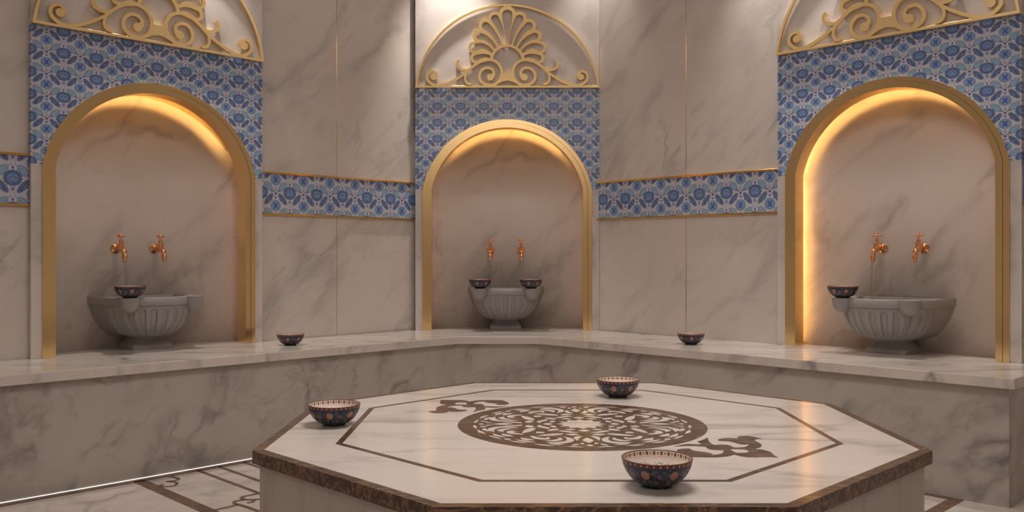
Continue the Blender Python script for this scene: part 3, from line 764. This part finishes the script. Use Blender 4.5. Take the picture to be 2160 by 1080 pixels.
pairs = [[(.235, 14, .0), (.25, 24, .04), (.255, 36, .0)],
         [(.385, 13.5, 0), (.425, 13.5, .085), (.465, 13.5, 0)],
         [(.33, 6, 0), (.345, 16, .035), (.325, 30, .035), (.34, 38, 0)],
         [(.47, 3, 0), (.50, 7, .035), (.56, 8, .03), (.64, 7, 0)],
         [(.40, 24, 0), (.45, 27, .05), (.53, 34, .045), (.60, 38, .0)],
         [(.52, 20, 0), (.58, 13, .035), (.68, 12, .045), (.75, 18, .045), (.755, 25, .0)],
         [(.56, 21, 0), (.62, 19, .035), (.69, 22, .04), (.69, 28, 0)],
         [(.58, 30, 0), (.63, 27.5, .035), (.66, 33, .045), (.62, 41, .02)],
         [(.74, 6, 0), (.78, 7.5, .03), (.82, 9.5, .0)],
         [(.85, 2.5, .0), (.847, 7, .022), (.848, 13.5, .0)], [(.852, 31, .0), (.85, 37, .024), (.855, 43.5, .0)], [(.78, 12, 0), (.795, 17, .03), (.78, 23, 0)],
         [(.845, 16, 0), (.85, 22, .028), (.845, 28.5, 0)],
         [(.73, 31, 0), (.74, 37, .045), (.72, 42.5, 0)],
         [(.79, 28, 0), (.80, 35, .035), (.795, 42, 0)],
         [(.70, 3.5, 0), (.735, 4, .025), (.76, 2.6, 0)]]
for k in range(4):
    for P_ in axis: loops.append(leaf(P_, False, 90*k))
    for P_ in diag: loops.append(leaf(P_, False, 90*k))
    for P_ in pairs:
        for fl in (False, True): loops.append(leaf(P_, fl, 90*k))
inl = shape('medallion', loops, .003, M_brown, top, lambda x, y, z: (x, y, BT-.0014+z))
ORN = [(0.309, -0.1875), (0.3035, -0.2191), (0.303, -0.2533), (0.3073, -0.2719), (0.3237, -0.268), (0.3393, -0.2733), (0.3459, -0.2864), (0.3486, -0.3006), (0.3691, -0.2994), (0.3814, -0.2896), (0.3929, -0.27), (0.3795, -0.27), (0.368, -0.26), (0.3589, -0.2398), (0.3471, -0.2295), (0.3318, -0.2274), (0.328, -0.2191), (0.3327, -0.2052), (0.3468, -0.1946), (0.3637, -0.1911), (0.3774, -0.1946), (0.3834, -0.1996), (0.3852, -0.1839), (0.3951, -0.171), (0.4111, -0.1659), (0.426, -0.171), (0.4376, -0.1875), (0.4452, -0.1996), (0.4351, -0.2017), (0.4212, -0.2157), (0.4227, -0.2363), (0.4246, -0.26), (0.4216, -0.2798), (0.4113, -0.3026), (0.3961, -0.3173), (0.4092, -0.3248), (0.4184, -0.3405), (0.4225, -0.3589), (0.4204, -0.3889), (0.4236, -0.4095), (0.4099, -0.4066), (0.3914, -0.4066), (0.3695, -0.4095), (0.3505, -0.4066), (0.3382, -0.3978), (0.329, -0.3818), (0.312, -0.3966), (0.291, -0.4066), (0.2706, -0.4095), (0.2448, -0.4066), (0.223, -0.4036), (0.2138, -0.383), (0.2028, -0.3559), (0.2025, -0.3374), (0.2093, -0.3217), (0.2215, -0.3154), (0.238, -0.3154), (0.2403, -0.3311), (0.2514, -0.3436), (0.2658, -0.3528), (0.2746, -0.3619), (0.2806, -0.371), (0.2779, -0.38), (0.29, -0.377), (0.3015, -0.368), (0.3112, -0.3497), (0.3128, -0.3374), (0.2989, -0.3324), (0.2862, -0.328), (0.2801, -0.3122), (0.2802, -0.2961), (0.2627, -0.2896), (0.2355, -0.2864), (0.2035, -0.2929), (0.224, -0.2733), (0.2446, -0.2613), (0.2622, -0.2653), (0.276, -0.2633), (0.2746, -0.2465), (0.2729, -0.2343), (0.2942, -0.2087)]
ORH = [(0.3339, -0.3236), (0.3518, -0.3236), (0.3676, -0.3261), (0.372, -0.3405), (0.3703, -0.3497), (0.3617, -0.3589), (0.3491, -0.3607), (0.3388, -0.3589), (0.3358, -0.3436)]
for s in (1, -1):
    shape('corner_inlay', [catmull([(s*x, s*y) for x, y in ORN], 3, True), catmull([(s*x, s*y) for x, y in ORH], 3, True)], .003, M_brown, top, lambda x, y, z: (x, y, BT-.0014+z))

# ------------------------------------------------------------------ floor inlay (brown marble bands let into the floor)
def fl_poly(b, pts): b.prism(pts, .0002, .0015)
def LT(t, n): return w2(pi/4, t, n)
def RT(t, n): return w2(-pi/4, t, n)
nb = (-fb[0][0]+fb[0][1])/rt2; nbr = (fb[3][0]+fb[3][1])/rt2
b = MB()
fl_poly(b, [LT(.2, nb-.007), LT(3.3, nb-.007), LT(3.3, nb-.056), LT(.2, nb-.056)])
for t0, t1, n0 in ((1.461, 1.510, 1.5), (1.728, 1.746, 2.2), (1.824, 1.842, 2.2), (1.942, 1.958, 2.2)):
    fl_poly(b, [LT(t0*S, nb-.04), LT(t1*S, nb-.04), LT(t1*S, n0), LT(t0*S, n0)])
fl_poly(b, [RT(-3.0, nbr-.001), RT(-1.157*S, nbr-.001), RT(-1.157*S, nbr-.032), RT(-3.0, nbr-.032)])
fl_poly(b, [RT(-1.206*S, nbr-.03), RT(-1.157*S, nbr-.03), RT(-1.157*S, 1.6), RT(-1.206*S, 1.6)])
paths = [([(-1.5039, 3.8849), (-1.4793, 3.8733), (-1.4461, 3.8424), (-1.4428, 3.8221), (-1.4569, 3.7998), (-1.4801, 3.7942)], .016),
 ([(-1.470, 3.7960), (-1.4414, 3.7887), (-1.4212, 3.7613), (-1.4187, 3.729), (-1.4402, 3.713), (-1.4631, 3.7151), (-1.4837, 3.729), (-1.4721, 3.7451)], .014),
 ([(-1.0000, 3.6300), (-1.0446, 3.5901), (-1.0706, 3.5655), (-1.0791, 3.5412), (-1.0639, 3.5173), (-1.0221, 3.5125), (-.99, 3.53)], .015),
 ([(-1.0215, 3.5106), (-1.019, 3.4796), (-1.0369, 3.4704)], .016),
 ([(-1.0644, 3.4428), (-1.0829, 3.4611), (-1.089, 3.489), (-1.0726, 3.5031), (-1.0573, 3.5125)], .015),
 ([(-1.0658, 3.4474), (-0.9823, 3.3758), (-.86, 3.255)], .017), ([(-1.185, 3.32), (-1.131, 3.3671), (-1.0644, 3.4428)], .012)]
for P_, wd in paths:
    L, Rr = ribbon2d([(x, y, wd) for x, y in catmull(P_, 5)])
    n = len(L); b.loft([[(*L[i], .0004), (*Rr[i], .0004), (*Rr[i], .0017), (*L[i], .0017)] for i in range(n)], True, True, True)
fi = b.build('floor_inlay', M_brownf, floor)

# ------------------------------------------------------------------ bowls
spots = [(.280*S, 1.713*S, BT+.0006, R(150+90), 'patterned navy bowl nearest the viewer, at the front of the octagonal platform', 'bowls on the octagonal platform'),
         (.334*S, 2.80*S, BT+.0006, R(200), 'patterned bowl at the far edge of the octagonal platform, behind the medallion', 'bowls on the octagonal platform'),
         (-.4676*S, 2.333*S, BT+.0006, R(270), 'patterned bowl at the left corner of the octagonal platform', 'bowls on the octagonal platform'),
         (-1.104*S, 4.42*S, BT+.0006, R(272), 'patterned bowl on the bench seat between the left and middle niches', 'bowls on the bench seat'),
         (.90*S, 4.46*S, BT+.0006, R(262), 'patterned bowl on the bench seat between the middle and right niches', 'bowls on the bench seat')]+BOWLS
b0 = make_bowl(spots[0][4], spots[0][5]); b0.location = spots[0][:3]; b0.rotation_euler = (0, 0, spots[0][3])
for x, y, z, rz, l, g in spots[1:]: dup(b0, (x, y, z), rz, l, g)

# ------------------------------------------------------------------ recessed downlights washing the niche panels
dm = metal('downlight_trim', (.8, .6, .35), .3)
disc = emit('downlight_lens', (1, .88, .76), 4)
for wn, ds, pw in (('back', (-.37,), 120), ('back', (.60,), 50), ('left', (.14,), 110), ('right', (-.60, .02), 90)):
    rot, tp, np_ = WALLS[wn]
    for d in ds:
        x, y = w2(rot, tp+d, np_-.13); ax, ay = w2(rot, tp+d*.9, np_)
        t = empty('downlight', 'small recessed ceiling downlight in front of the %s niche panel' % PLACE[wn], 'lamp', (x, y, CEIL-.012), 0, 'recessed ceiling downlights')
        MB().lathe([(.03, .011), (.045, .011), (.045, .0), (.032, .002), (.03, .006)], 32, cap=False).build('trim_ring', dm, t, smooth=True)
        MB().lathe([(.030, .006), (.030, .010)], 32).build('lens', disc, t)
        spot('downlight_beam', (x, y, CEIL-.02), (ax, ay, 1.95), pw, (1, .94, .88), 58, 1)
